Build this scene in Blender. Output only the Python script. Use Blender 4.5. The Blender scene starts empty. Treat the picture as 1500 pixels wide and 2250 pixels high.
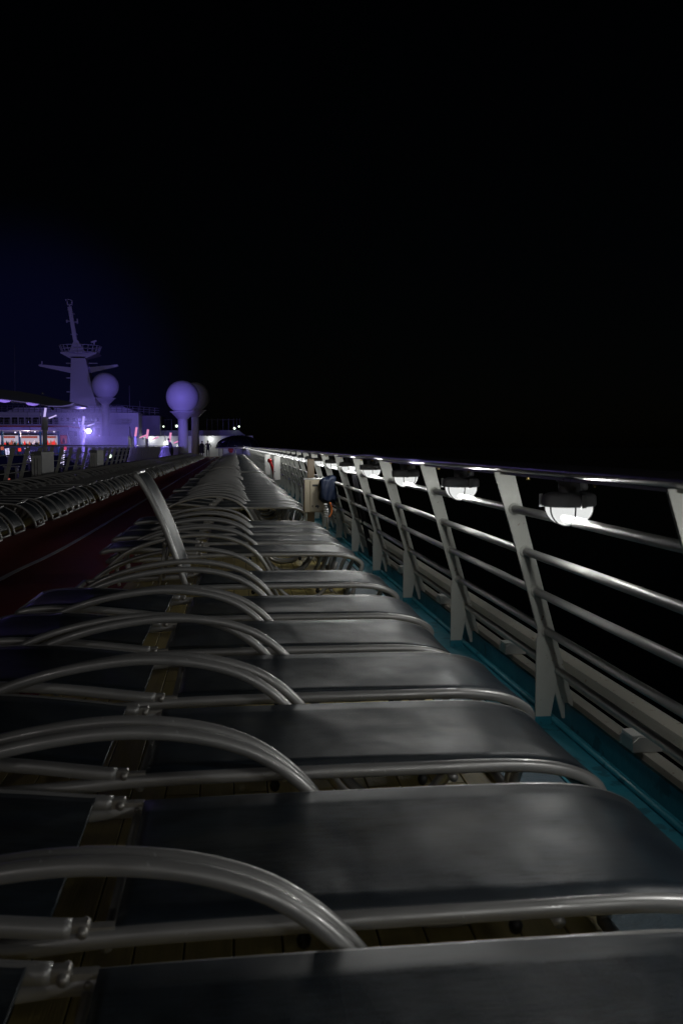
import bpy, math, random
import numpy as np
from mathutils import Vector, Matrix
R = math.radians
random.seed(7)
SC = bpy.context.scene
COL = SC.collection

# ------------------------------------------------------------------ camera
EYE = 1.16
cd = bpy.data.cameras.new('camera'); cam = bpy.data.objects.new('camera', cd); COL.objects.link(cam)
cd.sensor_fit = 'HORIZONTAL'; cd.sensor_width = 24.0; cd.lens = 32.0
cd.clip_start = 0.05; cd.clip_end = 20000
PHI = math.atan(0.0725); PSI = math.atan(0.1175*math.cos(PHI))
cam.location = (0, 0, EYE); cam.rotation_euler = (math.pi/2-PHI, 0, -PSI)
cd.dof.use_dof = True; cd.dof.focus_distance = 9.0; cd.dof.aperture_fstop = 7.0
SC.camera = cam

# ------------------------------------------------------------------ world: a night sky with the ship's own glow in it
w = bpy.data.worlds.new('World'); SC.world = w; w.use_nodes = True
nt = w.node_tree; nt.nodes.clear()
out = nt.nodes.new('ShaderNodeOutputWorld')
sky = nt.nodes.new('ShaderNodeTexSky'); sky.sky_type = 'NISHITA'; sky.sun_disc = False
sky.sun_elevation = R(20); sky.sun_rotation = R(200)
b1 = nt.nodes.new('ShaderNodeBackground'); b1.inputs['Strength'].default_value = 0.00012
nt.links.new(sky.outputs[0], b1.inputs['Color'])
tc = nt.nodes.new('ShaderNodeTexCoord')
dp = nt.nodes.new('ShaderNodeVectorMath'); dp.operation = 'DOT_PRODUCT'
gd = Vector((-0.225, 1.0, 0.055)).normalized(); dp.inputs[1].default_value = gd
nt.links.new(tc.outputs['Generated'], dp.inputs[0])
mr = nt.nodes.new('ShaderNodeMapRange'); mr.interpolation_type = 'SMOOTHERSTEP'
mr.inputs['From Min'].default_value = math.cos(R(12)); mr.inputs['From Max'].default_value = 1.0
nt.links.new(dp.outputs['Value'], mr.inputs['Value'])
b2 = nt.nodes.new('ShaderNodeBackground'); b2.inputs['Color'].default_value = (0.09, 0.10, 1.0, 1)
ml = nt.nodes.new('ShaderNodeMath'); ml.operation = 'MULTIPLY'; ml.inputs[1].default_value = 0.0075
nt.links.new(mr.outputs[0], ml.inputs[0]); nt.links.new(ml.outputs[0], b2.inputs['Strength'])
ad = nt.nodes.new('ShaderNodeAddShader')
nt.links.new(b1.outputs[0], ad.inputs[0]); nt.links.new(b2.outputs[0], ad.inputs[1]); nt.links.new(ad.outputs[0], out.inputs[0])
sl = bpy.data.lights.new('aft_fill', 'SUN'); sl.energy = 0.040; sl.angle = R(0.5); sl.color = (1.0, .95, .92)  # added fill from behind the camera, lights the arches and lounger gaps
so = bpy.data.objects.new('aft_fill', sl); COL.objects.link(so)
so.rotation_euler = (R(70), 0, R(-20))
SC.view_settings.view_transform = 'Standard'; SC.view_settings.look = 'None'
SC.view_settings.exposure = 0.0; SC.view_settings.gamma = 1.0; SC.view_settings.use_curve_mapping = False
SC.render.engine = 'CYCLES'
SC.cycles.use_denoising = True
SC.cycles.max_bounces = 5; SC.cycles.diffuse_bounces = 3; SC.cycles.glossy_bounces = 4
SC.cycles.sample_clamp_indirect = 2.0; SC.cycles.caustics_reflective = False; SC.cycles.caustics_refractive = False

# ------------------------------------------------------------------ helpers
FW = Vector((math.sin(PSI)*math.cos(PHI), math.cos(PSI)*math.cos(PHI), -math.sin(PHI)))
RT = Vector((math.cos(PSI), -math.sin(PSI), 0)); UP = RT.cross(FW)
def at(px, py, Y):
    """place (X, z) measured off the photograph for something standing Y metres along the ship"""
    d = FW + RT*((px-750)/2000.0) + UP*((1125-py)/2000.0)
    t = Y/d.y
    return d.x*t, EYE + d.z*t

def catmull(pts, n=5):
    P = [Vector(p) for p in pts]; P = [P[0]*2-P[1]] + P + [P[-1]*2-P[-2]]
    o = []
    for i in range(1, len(P)-2):
        for k in range(n):
            t = k/n; a, b, c, d = P[i-1:i+3]
            o.append(0.5*((2*b)+(c-a)*t+(2*a-5*b+4*c-d)*t*t+(3*b-a-3*c+d)*t**3))
    o.append(P[-2]); return o

class MB:
    def __init__(s): s.v = []; s.f = []; s.sm = []; s.mi = []
    def add(s, vs, fs, smooth=False, mi=0):
        b = len(s.v); s.v += [tuple(v) for v in vs]
        for f in fs: s.f.append(tuple(b+i for i in f)); s.sm.append(smooth); s.mi.append(mi)
        return s
    def box(s, x0, x1, y0, y1, z0, z1, mi=0, M=None):
        vs = [(x, y, z) for x in (x0, x1) for y in (y0, y1) for z in (z0, z1)]
        if M: vs = [M @ Vector(v) for v in vs]
        return s.add(vs, [(0,1,3,2),(4,6,7,5),(0,4,5,1),(2,3,7,6),(0,2,6,4),(1,5,7,3)], mi=mi)
    def rbox(s, x0, x1, y0, y1, z0, z1, b=.006, mi=0, M=None):
        """box with bevelled edges all round"""
        vs = []; X = (x0, x1); Y = (y0, y1); Z = (z0, z1); sg = (1, -1)
        idx = {}
        for i in (0,1):
            for j in (0,1):
                for k in (0,1):
                    for a in range(3):
                        p = [X[i]+sg[i]*b, Y[j]+sg[j]*b, Z[k]+sg[k]*b]
                        p[a] = (X[i], Y[j], Z[k])[a]
                        idx[(i,j,k,a)] = len(vs); vs.append(tuple(p))
        fs = []
        for a in range(3):
            o = [q for q in range(3) if q != a]
            for e in (0,1):
                q = []
                for (u, v) in ((0,0),(1,0),(1,1),(0,1)):
                    c = [0,0,0]; c[a] = e; c[o[0]] = u; c[o[1]] = v
                    q.append(idx[(c[0],c[1],c[2],a)])
                fs.append(tuple(q))
        for a in range(3):
            o = [q for q in range(3) if q != a]
            for u in (0,1):
                for v in (0,1):
                    q = []
                    for (e, w_) in ((0,0),(0,1),(1,1),(1,0)):
                        c = [0,0,0]; c[a] = e; c[o[0]] = u; c[o[1]] = v
                        q.append(idx[(c[0],c[1],c[2],o[w_])])
                    fs.append(tuple(q))
        for i in (0,1):
            for j in (0,1):
                for k in (0,1): fs.append(tuple(idx[(i,j,k,a)] for a in range(3)))
        if M: vs = [M @ Vector(v) for v in vs]
        s.add(vs, fs, mi=mi); s.fix = True; return s
    def sweep(s, path, prof, up=(0,0,1), closed=True, cap=True, smooth=True, mi=0, twist=None):
        """prof: list of (side, up) offsets"""
        P = [Vector(p) for p in path]; n = len(prof); vs = []; fs = []
        U = Vector(up); prevS = None
        for i, p in enumerate(P):
            t = (P[min(i+1, len(P)-1)]-P[max(i-1, 0)]).normalized()
            S = t.cross(U)
            if S.length < 1e-3: S = prevS.copy() if prevS else Vector((1,0,0))
            S.normalize()
            if prevS is not None and S.dot(prevS) < 0: S = -S
            prevS = S
            N = S.cross(t)
            for a, b in prof: vs.append(p + S*a + N*b)
        for i in range(len(P)-1):
            for j in range(n if closed else n-1):
                k = (j+1) % n
                fs.append((i*n+j, i*n+k, (i+1)*n+k, (i+1)*n+j))
        if cap:
            fs.append(tuple(range(n-1, -1, -1))); fs.append(tuple((len(P)-1)*n+j for j in range(n)))
        return s.add(vs, fs, smooth, mi)
    def tube(s, path, r, n=10, up=(0,0,1), mi=0, r2=None, e=2.0):
        r2 = r2 or r; pr = []
        for k in range(n):
            a = 2*math.pi*k/n; c, q = math.cos(a), math.sin(a)
            pr.append((math.copysign(abs(c)**(2/e), c)*r, math.copysign(abs(q)**(2/e), q)*r2))
        return s.sweep(path, pr, up, mi=mi)
    def lathe(s, prof, c=(0,0,0), n=20, mi=0, smooth=True, sx=1, sy=1):
        vs = []; fs = []
        for r, z in prof:
            for k in range(n):
                a = 2*math.pi*k/n; vs.append((c[0]+r*math.cos(a)*sx, c[1]+r*math.sin(a)*sy, c[2]+z))
        for i in range(len(prof)-1):
            for k in range(n):
                q = (k+1) % n; fs.append((i*n+k, i*n+q, (i+1)*n+q, (i+1)*n+k))
        fs.append(tuple(range(n-1, -1, -1))); fs.append(tuple((len(prof)-1)*n+k for k in range(n)))
        return s.add(vs, fs, smooth, mi)
    def prism(s, poly, y0, y1, mi=0):
        """poly in (x, z) pushed through y0..y1"""
        n = len(poly); vs = [(x, y0, z) for x, z in poly]+[(x, y1, z) for x, z in poly]
        fs = [tuple(range(n)), tuple(range(2*n-1, n-1, -1))]+[(i, n+i, n+(i+1) % n, (i+1) % n) for i in range(n)]
        s.fix = True; return s.add(vs, fs, mi=mi)
    def loft(s, a, b, mi=0):
        """a, b: (x0,x1,y0,y1,z) rectangles"""
        vs = []
        for x0, x1, y0, y1, z in (a, b): vs += [(x0,y0,z),(x1,y0,z),(x1,y1,z),(x0,y1,z)]
        s.fix = True
        return s.add(vs, [(3,2,1,0),(4,5,6,7)]+[(i,(i+1)%4,4+(i+1)%4,4+i) for i in range(4)], mi=mi)
    def mesh(s, name, mats):
        me = bpy.data.meshes.new(name); me.from_pydata(s.v, [], s.f)
        me.polygons.foreach_set('use_smooth', s.sm); me.polygons.foreach_set('material_index', s.mi)
        for m in (mats if isinstance(mats, (list, tuple)) else [mats]): me.materials.append(m)
        import bmesh
        bm = bmesh.new(); bm.from_mesh(me); bmesh.ops.recalc_face_normals(bm, faces=bm.faces); bm.to_mesh(me); bm.free()
        return me
    def build(s, name, mats, parent=None, loc=None, label=None):
        o = bpy.data.objects.new(name, s.mesh(name, mats)); COL.objects.link(o)
        if parent: o.parent = parent
        if loc: o.location = loc
        if label: o['label'] = label
        return o

def tag(o, label=None, cat=None, group=None, kind=None):
    if label: o['label'] = label
    if cat: o['category'] = cat
    if group: o['group'] = group
    if kind: o['kind'] = kind
    return o
def thing(name, label, cat, loc=(0,0,0), rz=0, group=None):
    o = bpy.data.objects.new(name, None); COL.objects.link(o); o.empty_display_size = .1
    o.location = loc; o.rotation_euler = (0,0,rz); return tag(o, label, cat, group)
def instance(name, me, parent=None, loc=(0,0,0), rot=(0,0,0)):
    o = bpy.data.objects.new(name, me); COL.objects.link(o); o.parent = parent; o.location = loc; o.rotation_euler = rot; return o
KIDS = {}
def copy_tree(o, parent=None):
    c = o.copy(); COL.objects.link(c); c.parent = parent
    for ch in o.children: copy_tree(ch, c)
    return c

# ------------------------------------------------------------------ materials
def mat(name, col, rough=.5, metal=0.0, spec=.5, noise=None, chips=None, bump=None, coat=0, rvar=None):
    m = bpy.data.materials.new(name); m.use_nodes = True; t = m.node_tree; b = t.nodes['Principled BSDF']
    b.inputs['Base Color'].default_value = (*col, 1); b.inputs['Roughness'].default_value = rough
    b.inputs['Metallic'].default_value = metal; b.inputs['Specular IOR Level'].default_value = spec
    b.inputs['Coat Weight'].default_value = coat; b.inputs['Coat Roughness'].default_value = .1
    N = t.nodes.new; L = t.links.new
    tcn = N('ShaderNodeTexCoord')
    def tex(scale, stretch=(1,1,1), det=4):
        mp = N('ShaderNodeMapping'); mp.inputs['Scale'].default_value = [scale*q for q in stretch]
        L(tcn.outputs['Object'], mp.inputs[0]); n = N('ShaderNodeTexNoise'); n.inputs['Scale'].default_value = 1
        n.inputs['Detail'].default_value = det; L(mp.outputs[0], n.inputs['Vector']); return n
    last = None
    if noise:
        scale, amt, stretch = noise; n = tex(scale, stretch)
        mx = N('ShaderNodeMix'); mx.data_type = 'RGBA'; mx.inputs[6].default_value = (*[c*(1-amt) for c in col], 1)
        mx.inputs[7].default_value = (*[min(1, c*(1+amt)) for c in col], 1); L(n.outputs['Fac'], mx.inputs[0]); last = mx.outputs[2]
    if chips:
        scale, lo, ccol = chips; n = tex(scale, (1,1,1), 6)
        cr = N('ShaderNodeMapRange'); cr.inputs['From Min'].default_value = lo; cr.inputs['From Max'].default_value = lo+.03
        L(n.outputs['Fac'], cr.inputs['Value'])
        mx = N('ShaderNodeMix'); mx.data_type = 'RGBA'; L(cr.outputs[0], mx.inputs[0])
        if last: L(last, mx.inputs[6])
        else: mx.inputs[6].default_value = (*col, 1)
        mx.inputs[7].default_value = (*ccol, 1); last = mx.outputs[2]
    if last: L(last, b.inputs['Base Color'])
    if rvar:
        scale, lo, hi, stretch = rvar; n = tex(scale, stretch, 5)
        cr = N('ShaderNodeMapRange'); cr.inputs['From Min'].default_value = .3; cr.inputs['From Max'].default_value = .7
        cr.inputs['To Min'].default_value = lo; cr.inputs['To Max'].default_value = hi
        L(n.outputs['Fac'], cr.inputs['Value']); L(cr.outputs[0], b.inputs['Roughness'])
    if bump:
        scale, st, stretch = bump; n = tex(scale, stretch, 3); bp = N('ShaderNodeBump')
        bp.inputs['Strength'].default_value = st; bp.inputs['Distance'].default_value = .01
        L(n.outputs['Fac'], bp.inputs['Height']); L(bp.outputs[0], b.inputs['Normal'])
    return m
def emit(name, col, s):
    m = bpy.data.materials.new(name); m.use_nodes = True; t = m.node_tree; t.nodes.clear()
    o = t.nodes.new('ShaderNodeOutputMaterial'); e = t.nodes.new('ShaderNodeEmission')
    e.inputs[0].default_value = (*col, 1); e.inputs[1].default_value = s; t.links.new(e.outputs[0], o.inputs[0]); return m

M = dict(
 tube=mat('aluminium_tube', (.48,.475,.47), .4, .45, noise=(9,.15,(1,1,1)), chips=(60,.71,(.75,.75,.75)), rvar=(14,.30,.50,(1,4,1)), coat=.35),
 bracket=mat('cast_bracket', (.5,.48,.45), .4, .6, noise=(30,.4,(1,1,1))),
 knob=mat('rubber_knob', (.015,.015,.015), .6),
 post=mat('cream_paint', (.52,.53,.49), .45, noise=(5,.16,(1,1,.3)), chips=(45,.665,(.20,.11,.06)), bump=(60,.12,(1,1,1))),
 railm=mat('grey_rail_paint', (.42,.42,.405), .40, .1, noise=(6,.12,(1,1,1)), chips=(50,.72,(.2,.15,.12)), bump=(90,.1,(1,1,1))),
 toprail=mat('varnished_top_rail', (.34,.33,.34), .28, .35, coat=.3, noise=(8,.2,(1,1,1))),
 teal=mat('teal_deck_paint', (.022,.19,.255), .38, noise=(3,.25,(1,1,1)), chips=(9,.60,(.012,.10,.14)), bump=(25,.3,(1,1,1)), rvar=(6,.28,.6,(1,.5,1))),
 track=mat('red_track_coating', (.27,.042,.026), .65, noise=(2,.35,(1,.1,1)), bump=(60,.4,(1,1,1))),
 line=mat('white_line_paint', (.8,.8,.85), .5, noise=(4,.3,(1,1,1))),
 teak=mat('teak_plank', (.60,.48,.17), .5, noise=(5,.3,(6,.5,1)), bump=(30,.2,(6,.3,1))),
 caulk=mat('deck_caulk', (.02,.018,.015), .7),
 blue=mat('blue_grey_gutter', (.06,.10,.13), .5, noise=(30,.4,(1,1,1)), bump=(120,.5,(1,1,1))),
 beam=mat('cream_beam', (.40,.39,.34), .5, noise=(4,.3,(1,.4,1)), chips=(30,.66,(.2,.12,.08))),
 housing=mat('lamp_housing', (.5,.5,.53), .5, noise=(30,.25,(1,1,1))),
 wire=mat('cage_wire', (.02,.02,.02), .7, spec=.1), bolt=mat('brass_bolt', (.4,.3,.12), .35, .8),
 white=mat('white_paint', (.7,.7,.68), .45, noise=(1.5,.06,(1,1,1)), chips=(40,.73,(.35,.2,.12))),
 ship=mat('ship_white', (.72,.72,.74), .5, noise=(.4,.08,(1,1,1))),
 shipdim=mat('ship_grey', (.22,.22,.24), .5, noise=(.8,.15,(1,1,1))),
 dark=mat('dark_fitting', (.02,.02,.025), .4),
 glass=mat('dark_glass', (.01,.012,.02), .12, coat=.3),
 cab=mat('cabinet_beige', (.50,.44,.33), .45, noise=(3,.08,(1,1,1)), chips=(60,.72,(.2,.12,.08))),
 wood=mat('brown_varnish', (.30,.20,.10), .4, noise=(10,.3,(1,1,.2))),
 bluecloth=mat('blue_cover_cloth', (.003,.010,.034), .6, noise=(12,.4,(1,1,1)), bump=(14,1.0,(1,1,1))),
 red=mat('red_valve_paint', (.45,.01,.01), .3, noise=(20,.2,(1,1,1))),
 orange=mat('orange_rubber', (.65,.17,.03), .5),
 steel=mat('worn_steel', (.55,.55,.55), .3, .9),
 redsign=emit('lit_red_sign', (.6,.08,.07), .35), warm=emit('glowing_bar_wall', (.72,.62,.80), .6),
 orangesign=emit('lit_orange_sign', (.9,.20,.14), .42), tealpillar=mat('teal_pillar', (.10,.35,.38), .4),
 orangetrim=mat('orange_trim', (.5,.11,.06), .5), lav=emit('lavender_flood', (.62,.52,1.0), .9),
 pinkl=emit('pink_flood', (1.0,.35,.65), .8), violetp=emit('violet_panel_light', (.36,.22,1.0), .8),
 flood=emit('violet_white_flood', (.72,.66,1.0), 60.0), roundl=emit('round_wall_light', (.95,1.0,.95), 6.0),
 greenl=emit('greenish_lamp', (.8,1.0,.75), 3.0), redl=emit('red_lamp', (1.0,.05,.05), .8), string=emit('string_light', (.75,.7,1.0), 1.6),
 ledge=emit('led_edge', (.40,.34,1.0), .2),
 canvas=mat('windbreak_canvas', (.55,.54,.60), .55, noise=(3,.2,(1,1,1)), bump=(5,.6,(1,1,1))),
 skin=mat('skin', (.35,.2,.14), .5), cloth1=mat('dark_clothes', (.02,.02,.025), .8), cloth2=mat('grey_clothes', (.06,.06,.07), .8),
 redcloth=mat('red_clothes', (.35,.03,.03), .8), hair=mat('dark_hair', (.015,.01,.008), .6),
 sea=mat('night_sea', (.003,.006,.010), .12, noise=(.05,.3,(1,1,1)), bump=(.6,.5,(1,1,1))),
)
# vinyl sling: dark blue-black, rubbed shinier and duller in patches, fine cross weave
def sling_mat():
    m = bpy.data.materials.new('vinyl_sling'); m.use_nodes = True; t = m.node_tree; b = t.nodes['Principled BSDF']
    N = t.nodes.new; L = t.links.new; tcn = N('ShaderNodeTexCoord'); oi = N('ShaderNodeObjectInfo')
    off = N('ShaderNodeVectorMath'); off.operation = 'ADD'; cb = N('ShaderNodeCombineXYZ')
    mu = N('ShaderNodeMath'); mu.operation = 'MULTIPLY'; mu.inputs[1].default_value = 37; L(oi.outputs['Random'], mu.inputs[0])
    L(mu.outputs[0], cb.inputs[0]); L(mu.outputs[0], cb.inputs[2]); L(tcn.outputs['Object'], off.inputs[0]); L(cb.outputs[0], off.inputs[1])
    def tex(sc, st, det=4, dist=0):
        mp = N('ShaderNodeMapping'); mp.inputs['Scale'].default_value = [sc*q for q in st]; L(off.outputs[0], mp.inputs[0])
        n = N('ShaderNodeTexNoise'); n.inputs['Scale'].default_value = 1; n.inputs['Detail'].default_value = det
        n.inputs['Distortion'].default_value = dist; L(mp.outputs[0], n.inputs['Vector']); return n
    def rng(n, a, b_, c, d):
        q = N('ShaderNodeMapRange'); q.inputs['From Min'].default_value = a; q.inputs['From Max'].default_value = b_
        q.inputs['To Min'].default_value = c; q.inputs['To Max'].default_value = d; L(n.outputs[0], q.inputs['Value']); return q
    big = tex(3.2, (1,1.6,1), 4, .8); streak = tex(16, (1,7,1), 3)
    f = rng(big, .38, .68, 0, 1)
    mx = N('ShaderNodeMix'); mx.data_type = 'RGBA'; mx.inputs[6].default_value = (.015,.025,.038,1); mx.inputs[7].default_value = (.034,.048,.062,1)
    L(f.outputs[0], mx.inputs[0])
    st = rng(streak, .3, .7, .75, 1.25); mm = N('ShaderNodeMix'); mm.data_type = 'RGBA'; mm.blend_type = 'MULTIPLY'; mm.inputs[0].default_value = 1
    L(mx.outputs[2], mm.inputs[6]); L(st.outputs[0], mm.inputs[7]); L(mm.outputs[2], b.inputs['Base Color'])
    rr = rng(tex(2.3, (1.4,1.6,1), 5, .5), .34, .64, .52, .37); L(rr.outputs[0], b.inputs['Roughness'])
    b.inputs['Specular IOR Level'].default_value = .42
    b1 = N('ShaderNodeBump'); b1.inputs['Strength'].default_value = .25; b1.inputs['Distance'].default_value = .002
    fine = tex(160, (1,3,1), 2); L(fine.outputs[0], b1.inputs['Height'])
    b2 = N('ShaderNodeBump'); b2.inputs['Strength'].default_value = .6; b2.inputs['Distance'].default_value = .02
    wob = tex(4.5, (1.5,.8,1), 1.5, .15); L(wob.outputs[0], b2.inputs['Height']); L(b1.outputs[0], b2.inputs['Normal']); L(b2.outputs[0], b.inputs['Normal'])
    # the open weave lets a little light through to the deck
    o = [n for n in t.nodes if n.type == 'OUTPUT_MATERIAL'][0]; tr = N('ShaderNodeBsdfTransparent'); ms = N('ShaderNodeMixShader'); ms.inputs[0].default_value = .24
    L(b.outputs[0], ms.inputs[1]); L(tr.outputs[0], ms.inputs[2]); L(ms.outputs[0], o.inputs[0])
    return m
M['sling'] = sling_mat()
def translucent(m, col, f):
    t = m.node_tree; b = t.nodes['Principled BSDF']; o = [n for n in t.nodes if n.type == 'OUTPUT_MATERIAL'][0]
    tr = t.nodes.new('ShaderNodeBsdfTranslucent'); tr.inputs[0].default_value = (*col, 1); mx = t.nodes.new('ShaderNodeMixShader'); mx.inputs[0].default_value = f
    t.links.new(b.outputs[0], mx.inputs[1]); t.links.new(tr.outputs[0], mx.inputs[2]); t.links.new(mx.outputs[0], o.inputs[0])
translucent(M['canvas'], (.8,.78,.85), .85)
def globe_mat():
    # lit opal glass: glows by itself and lets the light of the bulb inside through
    m = bpy.data.materials.new('opal_glass'); m.use_nodes = True; t = m.node_tree; t.nodes.clear()
    o = t.nodes.new('ShaderNodeOutputMaterial'); e = t.nodes.new('ShaderNodeEmission'); tr = t.nodes.new('ShaderNodeBsdfTransparent'); mx = t.nodes.new('ShaderNodeMixShader')
    e.inputs[0].default_value = (.98,1.0,.98,1); e.inputs[1].default_value = .80; mx.inputs[0].default_value = .88
    t.links.new(tr.outputs[0], mx.inputs[1]); t.links.new(e.outputs[0], mx.inputs[2]); t.links.new(mx.outputs[0], o.inputs[0]); return m
M['globe'] = globe_mat(); M['added_baffle'] = mat('black_baffle', (.002,.002,.002), .9, spec=0)

# ------------------------------------------------------------------ the deck and the sea
Y0, Y1 = -8.0, 104.0
tag(MB().box(-6000, 6000, -3000, 12000, -24.5, -24.0).build('sea', M['sea']), kind='structure')
tag(MB().box(-5.45, 1.62, Y0, Y1+14, -.45, -.03).box(1.50, 1.62, Y0, Y1+14, -24, -.03).build('deck', M['shipdim']), kind='structure')
track = tag(MB().box(-3.0, -.92, Y0, Y1, -.03, 0).build('running_track', M['track']), kind='structure')
ln = MB().sweep(catmull([(-2.05, 2, .006), (-2.03, 8, .006), (-1.93, 11, .006), (-1.92, 20, .006), (-1.95, 50, .006), (-2.0, 100, .006)], 8), [(-.03,-.002),(.03,-.002),(.03,.002),(-.03,.002)], smooth=False)
ln.build('lane_line', M['line'], track)
def planks(name, x0, x1, wd, y0, y1, seg):
    base = tag(MB().box(x0, x1, y0, y1, -.03, -.008).build(name, M['caulk']), kind='structure')
    me = MB().rbox(0, wd-.004, 0, seg-.006, -.0075, 0, .002).mesh('plank', M['teak'])
    x = x0
    i = 0
    while x + wd <= x1+.001:
        y = y0 - (i % 3)*seg/3
        if y < y0: y += 0
        yy = y0 + (0 if i % 2 == 0 else -seg/2)
        while yy < y1:
            if yy >= y0-.01 or yy+seg > y0:
                instance('plank', me, base, (x, yy, 0))
            yy += seg
        x += wd; i += 1
    return base
planks('teak_deck', -.918, .898, .1135, 0.0, 15.0, 3.0)
# beyond 15 m the boards are far too narrow in the picture to tell apart: long joined strips
far = MB()
for i in range(16): far.box(-.918+i*.1135, -.918+i*.1135+.107, 15.0, Y1, -.03, 0)
tag(far.build('far_teak_deck', M['teak']), kind='structure')
tag(MB().box(-.918, .898, Y0, -1.5, -.03, 0).build('aft_teak_deck', M['teak']), kind='structure')
tag(MB().box(-5.2, -3.004, Y0, Y1, -.03, 0).build('left_teak_deck', M['teak']), kind='structure')
tag(MB().box(.902, 1.128, Y0, Y1, -.03, -.004).build('gutter_strip', M['blue']), kind='structure')
wv = MB().box(1.132, 1.362, Y0, Y1, -.03, 0)
wv.tube([(1.325, Y0, .008), (1.325, 30, .008), (1.325, Y1, .008)], .013, 8)
tag(wv.build('waterway', M['teal']), kind='structure')
up_ = MB().box(1.366, 1.380, Y0, Y1, -.03, .085)
tag(up_.build('kerb_upstand', M['teal']), kind='structure')
tag(MB().box(-45, -5.46, 2, 150, -2.75, -2.6).build('pool_deck', M['shipdim']), kind='structure')

# ------------------------------------------------------------------ the starboard railing
rail = thing('deck_railing', 'long cream painted deck railing leaning inboard, hung with caged lamps along the sea side', 'railing')
PP = 1.5; PY = [3.62+PP*k for k in range(-6, 62)]
def px_(z): return 1.385 + (1.09-1.385)*(z-.03)/(1.03)     # the lean of the posts
post = MB()
zt, zb = 1.055, .02
post.prism([(px_(zb)-.033, zb), (px_(zb)+.033, zb), (px_(.80)+.036, .80), (px_(zt)+.042, zt), (px_(zt)-.042, zt), (px_(.80)-.036, .80)], -.007, .007)
post_me = post.mesh('post', M['post'])
br = MB(); br.prism([(1.235, .035), (1.300, .035), (1.335, .24), (px_(.385)-.030, .385), (px_(.40)-.034, .395), (1.235, .36)], -.021, -.009)
brace_me = br.mesh('brace', M['post'])
tf = MB(); tf.prism([(1.232, 0), (1.303, 0), (1.303, .036), (1.232, .036)], -.023, -.007)
foot_me = tf.mesh('painted_foot', M['teal'])
for y in PY:
    p = instance('post', post_me, rail, (0, y, 0))
    instance('brace', brace_me, p); instance('painted_foot', foot_me, p)
TZ = lambda y: 1.075 + (.011*math.exp(-((y-7.15)/.5)**2)) + (.0 if y < 7.3 else min(.018, .0012*(y-7.3)))
ys = sorted(set([PY[0]-.7] + [PY[0]+i*1.5 for i in range(66)] + [6.2,6.5,6.7,6.85,7.0,7.1,7.2,7.3,7.4,7.55,7.7,7.9]))
ys = [y for y in ys if y < 96]
MB().tube([(1.09, y, TZ(y)) for y in ys], .031, 14, r2=.023).build('top_rail', M['toprail'], rail)
MB().sweep([(1.09, y, TZ(y)-.024) for y in ys], [(-.016,-.006),(.016,-.006),(.016,.004),(-.016,.004)], smooth=False).build('rail_cap_strip', M['post'], rail)
for zr, rr in ((.903,.0165), (.728,.0165), (.562,.0165), (.394,.0165), (.228,.0165)):
    pth = []
    for y in [PY[0]-.7+1.5*i for i in range(66)]:
        if y < 96:
            pth.append((px_(zr)+.002*math.sin(y*1.7), y, zr+.002*math.sin(y*2.3+zr*9)))
    MB().tube(pth, rr, 10).build('horizontal_rail', M['railm'], rail)
    c = MB()
    for y in PY[4:12]:
        c.lathe([(rr+.010, -.010), (rr+.008, .0), (rr+.002, .008)], (0,0,0), 12)
wm = MB()
for v in ((.0265,-.012),): pass
wr = MB(); wr.tube([(0,-.018,0), (0,-.010,0)], .0245, 12); wr.tube([(0,.010,0), (0,.018,0)], .0225, 12)
wr_me = wr.mesh('weld_collar', M['post'])
for y in PY[4:12]:
    for zr in (.903, .728, .562, .394, .228): instance('weld_collar', wr_me, rail, (px_(zr), y, zr))
MB().box(1.400, 1.452, Y0, Y1, .055, .095).build('inner_ledge', M['beam'], rail)
ob = MB(); ob.box(1.500, 1.512, Y0, Y1, .076, .158); ob.box(1.500, 1.575, Y0, Y1, .1585, .172)
ob.build('outer_ledge', M['beam'], rail)
bk = MB(); bk.prism([(1.362,.098), (1.470,.098), (1.470,.135), (1.450,.150), (1.385,.150), (1.362,.128)], -.05, -.042)
bk.box(1.366, 1.47, -.04, .05, .142, .152); bk.box(1.366, 1.378, -.04, .05, .098, .140)
bk.prism([(1.362,.098), (1.470,.098), (1.470,.135), (1.450,.150), (1.385,.150), (1.362,.128)], .052, .060)
bk_me = bk.mesh('bracket', M['white'])
for y in PY[:40]: instance('bracket', bk_me, rail, (0, y-.62, 0))
boltm = MB().lathe([(.007,-.018), (.008,-.006), (.004,0)], n=8).mesh('bolt', M['bolt'])
for y in PY[2:12]:
    for dy in (-.22, .42): instance('bolt', boltm, rail, (1.085, y+.75+dy, 1.052))

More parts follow.
